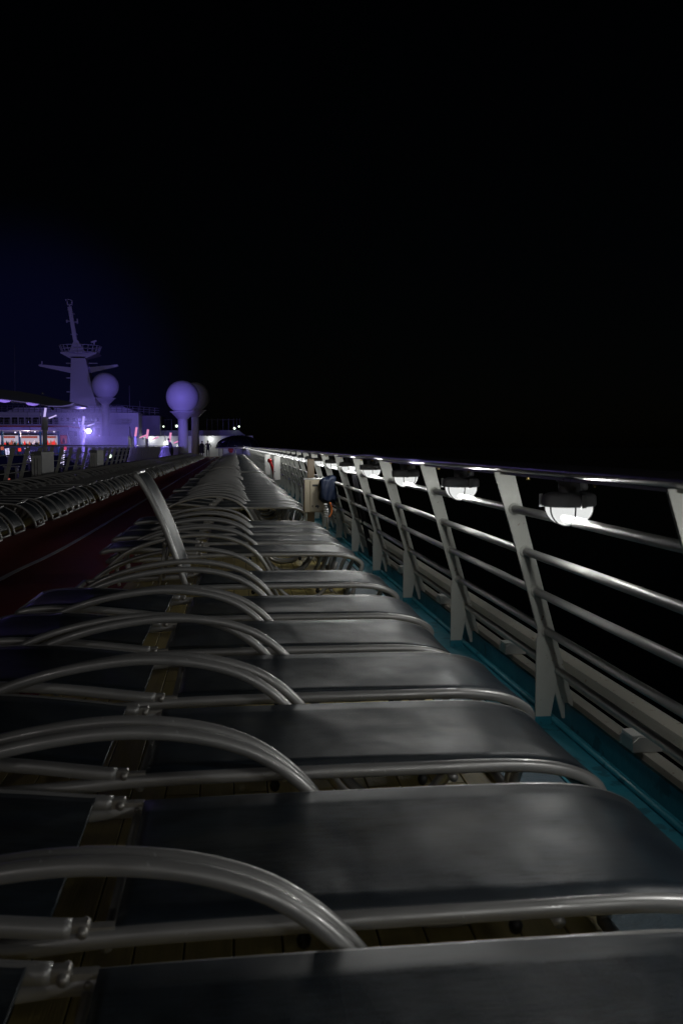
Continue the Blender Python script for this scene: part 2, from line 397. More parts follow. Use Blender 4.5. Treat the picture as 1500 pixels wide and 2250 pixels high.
# ------------------------------------------------------------------ rail lamps
def make_lamp():
    t = thing('rail_lamp', '', 'lamp')
    h = MB().lathe([(.034,-.038), (.036,-.030), (.036,.0), (.042,.002), (.042,.009)], n=18)
    h.build('mounting_neck', M['housing'], t)
    h = MB().lathe([(.070,-.036), (.084,-.042), (.090,-.050), (.091,-.076), (.087,-.082), (.080,-.082)], n=28)
    for a in (35, 155, 275): h.box(-.006,.006,-.008,.008,-.084,-.040, M=Matrix.Rotation(R(a),4,'Z') @ Matrix.Translation((.093,0,0)))
    h.build('cap', M['housing'], t)
    h = MB().tube([(.036,0,-.004), (.062,0,-.002)], .015, 10, up=(0,1,0)); h.v = [(x,y,z-.014) for x,y,z in h.v]; h.build('cable_gland', M['housing'], t)
    g = MB(); pr = []
    for k in range(9):
        a = R(90*k/8); pr.append((.0795*math.cos(a)**.85 if k < 8 else .002, -.083-.064*math.sin(a)))
    g.lathe(pr, n=24); g.build('globe', M['globe'], t)
    MB().lathe([(.0785,-.0828),(.0785,-.0840),(.001,-.0840)], n=24).build('added_baffle', M['added_baffle'], t)  # black disc added to keep the cap's inside from glaring through the globe
    l = bpy.data.lights.new('bulb_light', 'POINT'); l.energy = 118; l.color = (1.0, 1.0, .965); l.shadow_soft_size = .056
    lo = bpy.data.objects.new('bulb_light', l); COL.objects.link(lo); lo.parent = t; lo.location = (0,0,-.094)
    c = MB()
    for a in (20, 80, 140):
        pts = []
        for k in range(15):
            q = math.pi*k/14; r = .084*math.cos(q); pts.append((r*math.cos(R(a)), r*math.sin(R(a)), -.082-.069*abs(math.sin(q))**.9))
        c.tube(pts, .0030, 6, up=(math.sin(R(a)), -math.cos(R(a)), 0))
    c.build('wire_cage', M['wire'], t)
    return t
lamp0 = make_lamp()
ords = ['nearest', 'second', 'third', 'fourth', 'fifth', 'sixth', 'seventh', 'eighth', 'ninth', 'tenth']
ly = [2.97+1.5*k for k in range(-4, 60)]
KIDS_L = list(lamp0.children)
for i, y in enumerate(ly):
    k = i-4
    t = lamp0 if i == 0 else copy_tree(lamp0)
    t.location = (1.125 + .0*random.random(), y+random.uniform(-.03,.03), TZ(y)-.036)
    t.rotation_euler = (0, random.uniform(-.02,.02), R(random.choice((0, 8, -10, 4))))
    t['group'] = 'caged lamps hung under the top rail'
    if k == 0: t['label'] = 'nearest and largest lit caged lamp under the top rail'
    elif 0 < k < 10: t['label'] = '%s lit caged lamp from the camera along the top rail' % ords[k]
    elif k >= 10: t['label'] = 'small caged lamp in the far bright string merging along the railing'
    else: t['label'] = 'caged rail lamp aft of the camera, outside the photograph'

# ------------------------------------------------------------------ sun loungers
RY = .268; HX, HZ = -.262, .356
def uprof(w2, t_, sag, n=8):
    top = [(-w2+2*w2*k/n, t_/2 - sag*(1-((2*k/n)-1)**2)) for k in range(n+1)]
    return top + [(a, b-t_) for a, b in reversed(top)]
def foot_path(kind):
    if kind == 'tuck': return [(.60,.354), (.72,.351), (.82,.338), (.895,.312), (.935,.275), (.925,.225), (.90,.17), (.875,.09), (.865,.02)]
    return [(.50,.354), (.62,.350), (.71,.338), (.80,.305), (.88,.25), (.945,.17), (.985,.09), (1.0,.02)]
def seat_line(kind): return [(-.93,.318), (-.75,.326), (-.40,.340), (-.24,.351), (0,.355), (.3,.355)] + foot_path(kind)
def xz(pts, y, dz=0): return catmull([(x, y, z+dz) for x, z in pts], 4)
def lounger(kind, simple=False):
    t = thing('sun_lounger', '', 'sun lounger')
    n = 6 if simple else 12; r = .0165
    f = MB()
    for s in (-1, 1):
        f.tube(xz(seat_line(kind), s*RY), r, n, up=(0,0,1) if False else (0,1,0), r2=.0165, e=2.6)
    ex, ez = foot_path(kind)[-1]
    f.tube([(ex, -RY, ez), (ex, RY, ez)], r, n); f.tube([(-.93, -RY, .318), (-.93, RY, .318)], r, n)
    f.tube([(HX+.035, -RY, .335), (HX+.035, RY, .335)], .011, n); f.tube([(.55, -RY, .325), (.55, RY, .325)], .011, n)
    if kind == 'fall': f.tube([(.735, -RY, .345), (.735, RY, .345)], .012, n)
    f.build('seat_frame', M['tube'], t)
    sp = [(HX+.05,.356), (-.1,.357), (.3,.357)] + (foot_path(kind)[:6] if kind == 'tuck' else foot_path(kind)[:-1])
    s_ = MB()
    pth = xz(sp, 0)
    s_.sweep(pth, [(a, b+.014) for a, b in uprof(RY+.006, .007, .010)], up=(0,0,1)) if False else None
    # lay the sling by normal of its own path
    def sling(mb, pth, half, lift, sag):
        P = pth; prof = uprof(half, .007, sag*.4); vs = []; fs = []; nn = len(prof)
        for i, p in enumerate(P):
            tg = (P[min(i+1,len(P)-1)]-P[max(i-1,0)]).normalized(); nrm = Vector((-tg.z, 0, tg.x))
            if nrm.dot(Vector((.5,0,1))) < 0 and i == 0: nrm = -nrm
            for a, b in prof: vs.append(p + Vector((0,a,0)) + nrm*(b+lift))
        for i in range(len(P)-1):
            for j in range(nn): fs.append((i*nn+j, i*nn+(j+1)%nn, (i+1)*nn+(j+1)%nn, (i+1)*nn+j))
        fs += [tuple(range(nn)), tuple((len(P)-1)*nn+j for j in range(nn))]
        mb.add(vs, fs, True)
    sling(s_, pth, RY-.001, .0125 if kind == 'tuck' else .001, .010)
    s_.build('seat_sling', M['sling'], t)
    # backrest, made about its hinge
    bl = [(0,0), (-.06,.004), (-.2,.015), (-.36,.023), (-.52,.020), (-.63,.009), (-.695,-.008)]
    fb = MB()
    for s in (-1, 1): fb.tube(xz(bl, s*(RY-.002)), .0165, n, up=(0,1,0), e=2.6)
    fb.tube([(-.695,-RY+.004,-.008), (-.695,RY-.004,-.008)], .0145, n)
    fb.tube([(-.30,-RY,.008), (-.30,RY,.008)], .010, n)
    back = fb.build('backrest_frame', M['tube'], t, loc=(HX-.02, 0, HZ+.012))
    sb = MB(); sling(sb, list(reversed(xz([(-.035,.003)]+bl[1:-1]+[(-.675,-.004)], 0))), RY-.006, .011, .008)
    sb.build('backrest_sling', M['sling'], back)
    # armrest arch that runs on down to the floor and up again under the foot end
    arch = [(-.93,.05), (-.945,.16), (-.92,.27), (-.85,.345), (-.74,.412), (-.55,.475), (-.32,.510), (-.14,.503), (0,.468), (.10,.412), (.185,.328), (.25,.22), (.31,.11), (.39,.040), (.50,.022), (.60,.05), (.68,.15), (.74,.30)]
    am = MB(); am.tube(catmull([(x,0,z) for x, z in arch], 3 if simple else 5), .0160, n, up=(0,1,0))
    am_me = am.mesh('armrest', M['tube'])
    for s in (-1, 1): instance('armrest', am_me, t, (0, s*(RY+.046), 0))
    if not simple:
        hb = MB(); hb.box(-.012,.050,-.010,.010,-.030,.004); hb.rbox(-.024,.010,-.011,.011,-.012,.014,.003); hb.tube([(0,-.022,0),(0,.022,0)], .009, 10); hb.tube([(.035,-.016,-.012),(.035,.016,-.012)], .006, 8)
        hm = hb.mesh('hinge', M['bracket'])
        for s in (-1, 1): instance('hinge', hm, t, (HX, s*(RY-.004), HZ+.012))
        kb = MB().lathe([(.003,-.045), (.010,-.040), (.013,-.028), (.007,-.016)], n=10).mesh('stop_knob', M['knob'])
        for x in (.10, .47): 
            for s in (-1, 1): instance('stop_knob', kb, t, (x, s*RY, .355))
    return t
NEAR = [(1.09,'nearest'), (1.75,'second'), (2.46,'third'), (3.13,'fourth'), (3.81,'fifth'), (4.50,'sixth'), (5.47,'seventh'), (7.0,'eighth'), (7.8,'ninth'), (8.55,'tenth'), (9.35,'eleventh')]
lt = lounger('tuck')
lt_far = lounger('tuck', True); lw = lounger('fall'); lw_far = lounger('fall', True)
G1 = 'sun loungers in the row along the railing'; G2 = 'sun loungers in the row beyond the running track'
def back_of(t): return [c for c in t.children if c.name.startswith('backrest_frame')][0]
for i, (y, o_) in enumerate(NEAR):
    t = lt if i == 0 else copy_tree(lt)
    t.location = (random.uniform(-.012,.012) + (-.04 if i in (4,) else 0) + (.02 if i == 3 else 0), y, 0); t.rotation_euler = (0, 0, R(random.uniform(-.5,.5)))
    t['group'] = G1
    t['label'] = '%s dark sling lounger from the camera in the railing row' % o_ if i else 'nearest dark sling lounger, cut off by the bottom of the picture'
    back_of(t).rotation_euler = (0, R(random.uniform(1.5,4.0)), 0)
    if i == 6:
        t['label'] = 'lounger in the railing row with its backrest raised upright'
        back_of(t).rotation_euler = (0, R(67), 0)
        p = MB()
        for s in (-1, 1): p.tube([(-.40, s*.19, .60), (-.44, s*.19, .345)], .009, 8); 
        p.tube([(-.40,-.20,.60), (-.40,.20,.60)], .012, 8); p.lathe([(.004,-.02),(.017,-.012),(.017,.012),(.004,.02)], (-.40,-.20,.60), 10)
        p.build('backrest_prop', M['bracket'], t)
yy = 12.15; i = 0
while yy < 88:
    fa = yy > 24
    t = copy_tree(lt_far if fa else lt) if not (fa and 'used1' in globals()) or True else None
    t.location = (random.uniform(-.05,.05), yy, 0); t.rotation_euler = (0, 0, R(random.uniform(-1.4,1.4))); t['group'] = G1
    t['label'] = 'flat dark sling lounger in the dense far stretch of the railing row' if i else 'first flat lounger just past the beige electrical cabinet, railing row'
    back_of(t).rotation_euler = (0, R(random.uniform(1,4)), 0)
    NEXT = ['second','third','fourth','fifth','sixth','seventh','eighth','ninth','tenth']
    if 0 < i < 10: t['label'] = '%s flat lounger counting away from the beige electrical cabinet, railing row' % NEXT[i-1]
    yy += .675+random.uniform(-.015,.02) + (1.1 if i in (22,) else 0); i += 1
yy = 9.8; i = 0
while yy < 86:
    fa = yy > 24
    t = copy_tree(lw_far if fa else lw)
    t.location = (-3.84+random.uniform(-.05,.05), yy, 0); t.rotation_euler = (0, 0, R(random.uniform(-1.4,1.4))); t['group'] = G2
    t['label'] = 'flat lounger with its foot end curved down, in the row beyond the track'
    back_of(t).rotation_euler = (0, R(random.uniform(1,5)), 0)
    if i < 10: t['label'] = '%s lounger from the camera in the row beyond the running track' % ords[i]
    yy += .665+random.uniform(-.015,.02) + (.35 if i % 9 == 4 else 0); i += 1
for p in (lt_far, lw, lw_far):
    for c in list(p.children):
        for g in list(c.children): bpy.data.objects.remove(g)
        bpy.data.objects.remove(c)
    bpy.data.objects.remove(p)

# ------------------------------------------------------------------ cabinets and fittings at the railing
cb_ = thing('electrical_cabinet', 'beige electrical cabinet with dark labels standing among the loungers by the railing', 'cabinet', (.955, 11.0, 0))
MB().rbox(-.125,.14,-.09,.10,.362,.755,.006).build('cabinet_body', M['cab'], cb_)
MB().rbox(-.055,.136,-.104,-.093,.372,.745,.004).build('cabinet_door', M['cab'], cb_)
MB().rbox(-.135,.15,-.10,.11,.758,.772,.004).build('cabinet_lid', M['white'], cb_)
lb = MB(); lb.box(-.030,.035,-.108,-.1045,.675,.700); lb.build('name_plate', M['dark'], cb_)
lb = MB(); lb.box(-.035,-.022,-.108,-.1045,.425,.450); lb.prism([(0,.44), (.03,.455), (.055,.44), (.045,.425), (.035,.405), (.025,.425), (.008,.425)], -.108, -.1045); lb.build('warning_mark', M['dark'], cb_)
for x in (-.10, .11): MB().box(x-.012, x+.012, .0, .024, 0, .360).build('leg', M['post'], cb_)
MB().lathe([(.002,-.02),(.012,-.014),(.012,.014),(.002,.02)], (.06,-.115,.64), 10).build('door_knob', M['dark'], cb_)
wb = thing('junction_post', 'tall brown box post standing behind the beige cabinet', 'post', (.955, 11.35, 0))
MB().rbox(-.055,.032,-.03,.04,.0,1.0,.005).build('box_post', M['wood'], wb)
MB().rbox(-.06,.037,-.035,.045,1.002,1.012,.003).build('post_cap', M['dark'], wb)
bg = thing('covered_valve', 'deep blue cloth cover tied over a valve, beside the beige cabinet', 'valve cover', (1.095, 10.75, 0))
vs = MB(); pr = []
for k in range(21):
    a = k/20; pr.append((.098*min(1, (a*12+.3))**.5*(1 if a < .86 else max(.03, 1-((a-.86)/.14)**3)), .50+.30*a))
vs.lathe(pr, (0,0,0), 36)
def drape(x, y, z):
    an = math.atan2(y, x); f = 1 + .09*math.sin(4*an+z*6)+.06*math.sin(9*an-z*23)+.035*math.sin(17*an+z*41)
    r_ = math.hypot(x, y)*f; c, q = math.cos(an), math.sin(an); m_ = (abs(c)**4+abs(q)**4)**-.25
    return (r_*c*m_*.95, r_*q*m_*.7, z + .35*x*max(0, (z-.6)/.2) + .012*math.sin(5*an))
vs.v = [drape(*v) for v in vs.v]
vs.build('cloth_cover', M['bluecloth'], bg)
MB().tube([(0,0,.0), (0,0,.5)], .018, 10, up=(0,1,0)).build('valve_stem', M['steel'], bg)
hs = thing('orange_hose', 'short orange hose hanging under the blue valve cover', 'hose', (1.10, 10.55, 0))
MB().tube(catmull([(0,0,.50), (.02,.01,.44), (.02,0,.38), (-.01,-.01,.33)], 5), .011, 8, up=(0,1,0)).build('hose', M['orange'], hs)
cp = MB()
for k in range(6): cp.lathe([(.020,-.012),(.024,0),(.020,.006)], (-.05,0,.48-.028*k), 10)
cp.build('coiled_cord', M['white'], hs)
dk = thing('gangway_stanchion', 'dark leaning flat bar fixed beside the railing near the cabinet', 'stanchion', (1.12, 9.0, 0))
MB().prism([(.0,1.05), (.045,1.05), (.265,.05), (.215,.05)], -.012, .012).build('flat_bar', M['dark'], dk)
for (Yc, w_, zt_, zb_, lab) in ((21.5,.075,.915,.36,'nearer narrow white fire hose box standing past the red valve'), (27.5,.085,.90,.30,'farther narrow white fire hose box behind the red valve')):
    c = thing('hose_box', lab, 'box', (.985, Yc, 0), group='narrow white boxes by the railing')
    MB().rbox(-w_,w_,-.12,.12,zb_,zt_,.006).build('box_body', M['white'], c)
    MB().rbox(-w_-.006,w_+.006,-.13,.13,zt_+.002,zt_+.016,.004).build('box_lid', M['white'], c)
    MB().box(-w_+.01,w_-.01,-.03,.03,0,zb_).build('stand', M['post'], c)
    MB().box(-w_+.01,-w_+.03,-.126,-.121,.55,.57).build('latch', M['dark'], c)
    for z in (zb_+.05, zt_-.06): MB().lathe([(.008,-.006),(.012,0),(.008,.006)], (-w_+.03,-.126,z), 8).build('screw_cover', M['red'], c)
rv = thing('fire_valve', 'red fire hydrant valve with a round head between two white boxes', 'hydrant', (.93, 24.0, 0))
MB().lathe([(.01,-.055),(.04,-.045),(.058,0),(.045,.04),(.01,.055)], (-.02,0,.78), 14).build('valve_head', M['red'], rv)
MB().tube(catmull([(-.01,0,.76), (.03,0,.66), (.08,0,.52), (.10,0,.40)], 4), .034, 10, up=(0,1,0), r2=.034).build('valve_arm', M['red'], rv)
MB().tube([(.10,0,0), (.10,0,.42)], .03, 10, up=(0,1,0)).build('standpipe', M['red'], rv)

# ------------------------------------------------------------------ port rail beyond the second row
pr_ = thing('port_railing', 'grey railing with slanted posts and windbreak panels between lounger row and pool', 'railing')
def pxl(z): return -5.30 + .30*(z-.03)/1.1
pm = MB().prism([(pxl(.0)-.05,.0), (pxl(.0)+.06,.0), (pxl(1.13)+.055,1.13), (pxl(1.13)-.055,1.13), (pxl(.6)-.03,.6)], -.010, .010).mesh('post', M['post'])
for k in range(52): instance('post', pm, pr_, (0, 14+1.5*k, 0))
MB().tube([(pxl(1.155), 10, 1.175), (pxl(1.155), 92, 1.165)], .035, 8, r2=.02).build('top_rail', M['toprail'], pr_)
for z in (.95,.74,.53,.32,.14): MB().tube([(pxl(z), 10, z), (pxl(z), 92, z)], .014, 8).build('horizontal_rail', M['railm'], pr_)
cvm = MB()
n = 8; vs = []
for k in range(n+1):
    y = 1.42*k/n
    for z in (.12, .35, .6, .85, 1.10): vs.append((pxl(z)+.045+.012*math.sin(k*2.1+z*7), y, z))
fs = [(i*5+j, i*5+j+1, (i+1)*5+j+1, (i+1)*5+j) for i in range(n) for j in range(4)]
vb = [(x-.008, y, z) for x, y, z in vs]; nb = len(vs)
cvm.add(vs, fs, True); cvm.add(vb, [tuple(reversed(f)) for f in fs], True)
cv_me = cvm.mesh('canvas_panel', M['canvas'])
for k in range(21, 48): instance('canvas_panel', cv_me, pr_, (0, 14+1.5*k+.04, 0))
for (Yc, lab) in ((24.6,'larger grey deck locker with a louvred door against the far rail'), (34.0,'smaller grey deck locker farther along the same rail')):
    c = thing('deck_locker', lab, 'locker', (-4.98, Yc, 0), group='lockers at the far rail')
    MB().rbox(-.13,.13,-.8,.8,.12,1.02,.012).build('locker_body', M['shipdim'], c)
    MB().rbox(-.115,.115,-.815,-.803,.2,.92,.003).build('end_door', M['white'], c)
    for x in (-.05,.02): MB().box(x,x+.012,-.82,-.816,.25,.85).build('louvre', M['dark'], c)
    for y in (-.7,.7): MB().box(-.1,.1,y-.03,y+.03,0,.118).build('leg', M['dark'], c)

# ------------------------------------------------------------------ helpers that read a far front from the photograph's measurements
def fbox(mb, x0, y0, x1, y1, Y, dep, mi=0):
    X0, Z1 = at(x0, y0, Y); X1, Z0 = at(x1, y1, Y); mb.box(X0, X1, Y, Y+dep, Z0, Z1, mi); return mb
def fpoly(mb, pts, Y, dep): return mb.prism([at(x, y, Y) for x, y in pts], Y, Y+dep)
def ftube(mb, pts, r, Y, n=6): return mb.tube([(at(x,y,Y)[0], Y, at(x,y,Y)[1]) for x, y in pts], r, n, up=(0,1,0))
def plight(name, loc, col, e, rad, parent=None):
    l = bpy.data.lights.new(name, 'POINT'); l.energy = e; l.color = col; l.shadow_soft_size = rad
    o = bpy.data.objects.new(name, l); COL.objects.link(o); o.location = loc
    if parent: o.parent = parent
    return o

# ------------------------------------------------------------------ forward deckhouses
dh = thing('forward_deckhouse', 'low cream deckhouse wall with dark roof edge and round wall lights beyond the loungers', 'deckhouse', (0,0,0))
fbox(MB(), 285, 957, 556, 1004, 106, 8).build('wall', M['ship'], dh)
fpoly(MB(), [(300,957.5), (325,946), (524,945), (540,957.5)], 105.2, 9).build('roof', M['shipdim'], dh)
for (x, y, lab) in ((463,965,None),(332.5,965,None),(365,972.5,None),(390,981,None)):
    X, Z = at(x, y, 105.9)
    l = MB().lathe([(.0,-.02),(.20,-.02),(.22,0),(.0,.03)], n=16); l.v = [(a, b_, c) for a, c, b_ in [(v[0], v[1], v[2]) for v in l.v]]
    r = .8 if x != 390 else .5
    l.v = [(v[0]*r, v[1], v[2]*r) for v in l.v]
    o = l.build('wall_light', M['roundl'], dh, loc=(X, 105.88, Z))
    if x != 390:
        ll = bpy.data.lights.new('wall_glow', 'POINT'); ll.energy = 20; ll.color = (.97,1.0,.92); ll.shadow_soft_size = .12
        lo = bpy.data.objects.new('wall_glow', ll); COL.objects.link(lo); lo.parent = o; lo.location = (0,-.55,0)
gb = thing('roof_windbreak', 'row of thin glazed windbreak posts on the deckhouse roof', 'windbreak')
for x in (333,348,363,377,455,466,478,490,502,513,520,527):
    h = MB(); ftube(h, [(x,945),(x,919 if x > 440 else 921)], .035, 107, 6); h.build('post', M['shipdim'], gb)
for x0, x1 in ((333,377),(455,527)):
    h = MB(); ftube(h, [(x0,922),(x1,922)], .02, 107.1, 6); h.build('cross_rail', M['shipdim'], gb)
for (x, y, r, lab) in ((388,936,.14,'greenish lamp on the deckhouse roof beside the paired radomes'),(359,937,.09,'small greenish lamp on the deckhouse roof, left of the radomes'),(515,941,.12,'greenish lamp near the right end of the deckhouse roof'),(525,937,.10,'small greenish lamp at the very end of the deckhouse roof'),(390,982,.10,'small white lamp low beside the radome column'),(241,1002,.12,'small white lamp low behind the grey port rail')):
    Yl = 104.5 if y < 990 else 60
    X, Z = at(x, y, Yl); t = thing('deck_lamp', lab, 'lamp', (X, Yl, Z), group='small lamps of the forward deck')
    MB().lathe([(r*.2,-r),(r,-r*.5),(r,r*.5),(r*.2,r)], n=10).build('bulb', M['greenl'], t); MB().lathe([(r*.7,r),(r*.9,r*1.1),(r*.2,r*1.6)], n=10).build('lamp_cap', M['dark'], t)

sp_ = thing('bridge_superstructure', 'broad white superstructure under the mast with a row of dark windows, lit violet', 'superstructure')
fbox(MB(), -60, 905, 305, 960, 100, 14).build('upper_wall', M['ship'], sp_)
fbox(MB(), -80, 936, 285, 985, 99, .9).build('lower_wall', M['ship'], sp_)
fbox(MB(), 305.5, 913, 352, 958, 104, 10).build('side_wall', M['shipdim'], sp_)
fpoly(MB(), [(15,904.5), (35,895), (270,893), (298,904.5)], 101, 8).build('roof', M['ship'], sp_)
for (a, b_) in ((26,38),(41.5,53),(56,68),(72,85),(88,98),(103,115),(118,128),(-6,8),(9,22)):
    h = MB(); fbox(h, a, 917, b_, 931, 99.93, .05); w_o = h.build('window', M['glass'], sp_)
h = MB(); fbox(h, -60, 912.2, 228, 913.4, 99.94, .05); h.build('moulding', M['shipdim'], sp_)
h = MB(); fbox(h, 200, 958, 282, 984, 94, 2); h.build('side_house', M['ship'], sp_)
ur = thing('roof_railing', 'thin railing round the roof of the superstructure', 'railing')
for k, x in enumerate(range(-20, 352, 12)):
    yb = 905 if x < 260 else 905+(x-260)*.08
    h = MB(); ftube(h, [(x, yb), (x, yb-15)], .035, 100.3); h.build('stanchion', M['shipdim'], ur)
for q in (-15,-10,-5):
    h = MB(); ftube(h, [(-30, 905+q), (260, 905+q), (350, 912+q)], .025, 100.3); h.build('horizontal_rail', M['shipdim'], ur)

h = MB(); fbox(h, 120, 930.5, 285, 931.8, 98.9, .5); h.build('deck_edge', M['shipdim'], sp_)
for (a, b_, c_, d_) in ((140,152,936,958),(163,170,940,958),(208,220,940,958),(262,272,962,984)):
    h = MB(); fbox(h, a, c_, b_, d_, 98.9, .05); h.build('door', M['shipdim'], sp_)
for a in (236,258,281,300):
    h = MB(); fbox(h, a, 906, a+.8, 957, 98.95 if a < 285 else 99.95, .04); h.build('wall_seam', M['shipdim'], sp_)
for a in (133,146,159,172,185,198,211,224):
    h = MB(); fbox(h, a, 918, a+6, 925, 99.93, .05); h.build('window', M['glass'], sp_)
for (x, y) in ((78,948.5),(120,948.5),(164,929),(219,957),(35,950),(100,943)):
    X, Z = at(x, y, 69.8); l = MB().lathe([(.02,-.05),(.06,-.03),(.06,.03),(.02,.05)], (X, 69.6, Z), 8)
    tag(l.build('deck_light', M['string']), {78:'small white light under the bar roof, left of the tallest column', 120:'small white light at the right end of the bar roof', 164:'short whitish light on the superstructure wall above the bar', 219:'small light on the wall right of the bright floodlight', 35:'small white light over the left bar sign', 100:'small white light on the bar roof edge behind the tallest column'}[x], 'light', 'small lights of the pool side')
for (y0, z_) in ((936,4),(931,4)):
    pass
mr_ = thing('mid_railing', 'thin railing along the lower deck edge of the superstructure above the bar', 'railing')
for k in range(24):
    h = MB(); x = -5+k*12.5; ftube(h, [(x, 931), (x, 921)], .025, 98.7); h.build('stanchion', M['ship'], mr_)
for q in (921, 924.5, 928):
    h = MB(); ftube(h, [(-20, q), (290, q)], .02, 98.7); h.build('horizontal_rail', M['ship'], mr_)

# mast
YM = 108
ma = thing('ship_mast', 'tall white ship mast with round platform, cross arms and leaning topmast', 'mast')
def frect(x0, x1, y, dep, Y=YM): 
    a, z = at(x0, y, Y); b_, _ = at(x1, y, Y); return (a, b_, Y, Y+dep, z)
MB().loft(frect(153, 214, 905, 3.2), frect(156, 187, 783, 2.0)).build('mast_trunk', M['ship'], ma)
MB().loft(frect(143, 226, 906, 3.6), frect(154, 212, 896, 3.3)).build('mast_base', M['ship'], ma)
h = MB(); h.loft(frect(152, 190, 786, 2.0), frect(133, 211, 776, 3.6)); h.loft(frect(133, 211, 775.8, 3.6), frect(132, 213, 773, 3.6)); h.build('platform', M['ship'], ma)
MB().loft(frect(151, 188, 773, 2.0), frect(162.5, 170, 746, .8)).build('upper_cone', M['ship'], ma)
X0_, Z0_ = at(165.5, 748, YM+.4); X1_, Z1_ = at(153.5, 674, YM+.4)
MB().sweep([(X0_, YM+.4, Z0_), (X1_, YM+.4, Z1_)], [(-.22,-.22),(.22,-.22),(.22,.22),(-.22,.22)], up=(0,1,0), smooth=False).build('topmast', M['ship'], ma)
h = MB(); fpoly(h, [(153,806), (84,803), (85,799.5), (153,806)][:3]+[(155,818)][:1], YM+.6, .5) if False else fpoly(h, [(155,819), (86,804.5), (84,801), (88,800), (155,807)], YM+.6, .5)
fpoly(h, [(190,807), (258,800.5), (260,803), (258,805), (194,820)], YM+.6, .5); h.build('cross_arm', M['ship'], ma)
for x0, x1, y in ((145,155,797),(195,214,797),(145,155,829),(146,156,860),(145,153,704),(160,171,706),(148,156,679),(156,164,688),(155,170,733)):
    h = MB(); fbox(h, x0, y, x1, y+1.6, YM+.3, .4); h.build('side_bracket', M['ship'], ma)
for (x, y0, y1) in ((147,702,709),(170,700,711),(148,660,670),(158,659,670),(145,657,660),(92,793,800),(207,750,757)):
    h = MB(); ftube(h, [(x, y0), (x, y1)], .09, YM+.5); h.build('aerial', M['ship'], ma)
h = MB(); ftube(h, [(148,669),(158,669)], .08, YM+.5); ftube(h, [(148,657),(158,659.5)], .05, YM+.5); ftube(h, [(153,675),(153,668)], .1, YM+.5); ftube(h, [(200,752),(212,748)], .12, YM+.5); h.build('aerial_bar', M['ship'], ma)
# platform rail
h = MB()
cx, _ = at(172, 775, YM); rx = at(218, 775, YM)[0]-cx; zr0 = at(172,775,YM)[1]; zr1 = at(172,757,YM)[1]
for k in range(24):
    a = 2*math.pi*k/24; h = MB(); h.tube([(cx+rx*.86*math.cos(a), YM+1.6+1.9*math.sin(a), zr0), (cx+rx*1.02*math.cos(a), YM+1.6+2.2*math.sin(a), zr1)], .045, 5, up=(0,1,0)); h.build('rail_stanchion', M['ship'], ma)
for q in (0, .45, .85):
    pts = [(cx+rx*(.86+.16*(1-q))*math.cos(2*math.pi*k/32), YM+1.6+2.1*math.sin(2*math.pi*k/32), zr1+(zr0-zr1)*q) for k in range(33)]
    MB().tube(pts, .04, 5).build('rail_hoop', M['ship'], ma)
for x, y0, y1, nm in ((33,757,855,'thin whip aerial standing behind the canopy roof'),(285,846,895,'thin whip aerial on the superstructure roof right of the mast'),(308,880,900,'short whip aerial at the right end of the roof rail')):
    h = MB(); ftube(h, [(x-1,y0),(x,y1+12)], .03, 101.5); tag(h.build('whip_aerial', M['shipdim']), nm, 'aerial')

# radomes
def radome(cx_, cy_, rp, Y, colw, ybase, lab):
    X, Z = at(cx_, cy_, Y); sc = abs(at(cx_+1, cy_, Y)[0]-X); r = rp*sc
    zb_ = at(cx_, ybase, Y)[1]
    t = thing('radome', lab, 'radome', (X, Y, zb_), group='white satellite domes')
    prf = []
    for k in range(17):
        a = R(-62+152*k/16); prf.append((max(.01, r*math.cos(a)), Z-zb_+r*math.sin(a)))
    MB().lathe(prf, n=36).build('dome', M['ship'], t)
    zb2 = Z-zb_+r*math.sin(R(-62)); rb = r*math.cos(R(-62))
    cw = colw*sc/2
    MB().lathe([(cw,zb2-r*.48),(r*.70,zb2-.09),(r*.78,zb2-.06),(r*.78,zb2-.01),(rb,zb2-.005)], n=28).build('flared_collar', M['ship'], t)
    MB().lathe([(cw*1.06,0),(cw*1.0,zb2*.5),(cw*.98,zb2-r*.47)], n=24).build('column', M['ship'], t)
    MB().lathe([(rb*1.02,zb2),(rb*1.03,zb2+.05),(rb*1.01,zb2+.1)], n=30).build('seam_ring', M['shipdim'], t)
    return t
radome(401, 872, 36.5, 85, 22, 1007, 'large violet lit radome in front of its twin, right of the mast')
radome(428, 872, 32.5, 95, 17, 1004, 'radome partly hidden behind the larger one, right of the mast')
radome(231, 848, 30, 98, 17, 985, 'radome on a slim column in front of the mast base')

# glazed dome canopy at the end of the row
YD = 91
dc = thing('dome_canopy', 'dark ribbed dome canopy at the far end of the railing row', 'canopy')
X, Zt = at(525, 957, YD); _, Zb = at(525, 983, YD); rr = at(575, 983, YD)[0]-X
prf = [(rr*math.cos(R(90*k/8)) if k < 8 else .02, (Zt-Zb)*math.sin(R(90*k/8))) for k in range(9)]
MB().lathe(prf, (X, YD, Zb), 24).build('dome_glass', M['glass'], dc)
for k in range(12):
    a = 2*math.pi*k/12; pts = [(X+(p[0]+.02)*math.cos(a), YD+(p[0]+.02)*math.sin(a), Zb+p[1]+.01) for p in prf]
    MB().tube(pts, .03, 5, up=(math.sin(a),-math.cos(a),0)).build('rib', M['dark'], dc)
MB().lathe([(rr*1.02,-.1),(rr*1.05,-.05),(rr*1.05,.02),(rr,.03)], (X, YD, Zb), 30).build('rim', M['toprail'], dc)
for a in (20,80,140,200,260,320): MB().tube([(X+rr*.93*math.cos(R(a)), YD+rr*.93*math.sin(R(a)), 0), (X+rr*.93*math.cos(R(a)), YD+rr*.93*math.sin(R(a)), Zb-.05)], .04, 6, up=(0,1,0)).build('canopy_leg', M['shipdim'], dc)

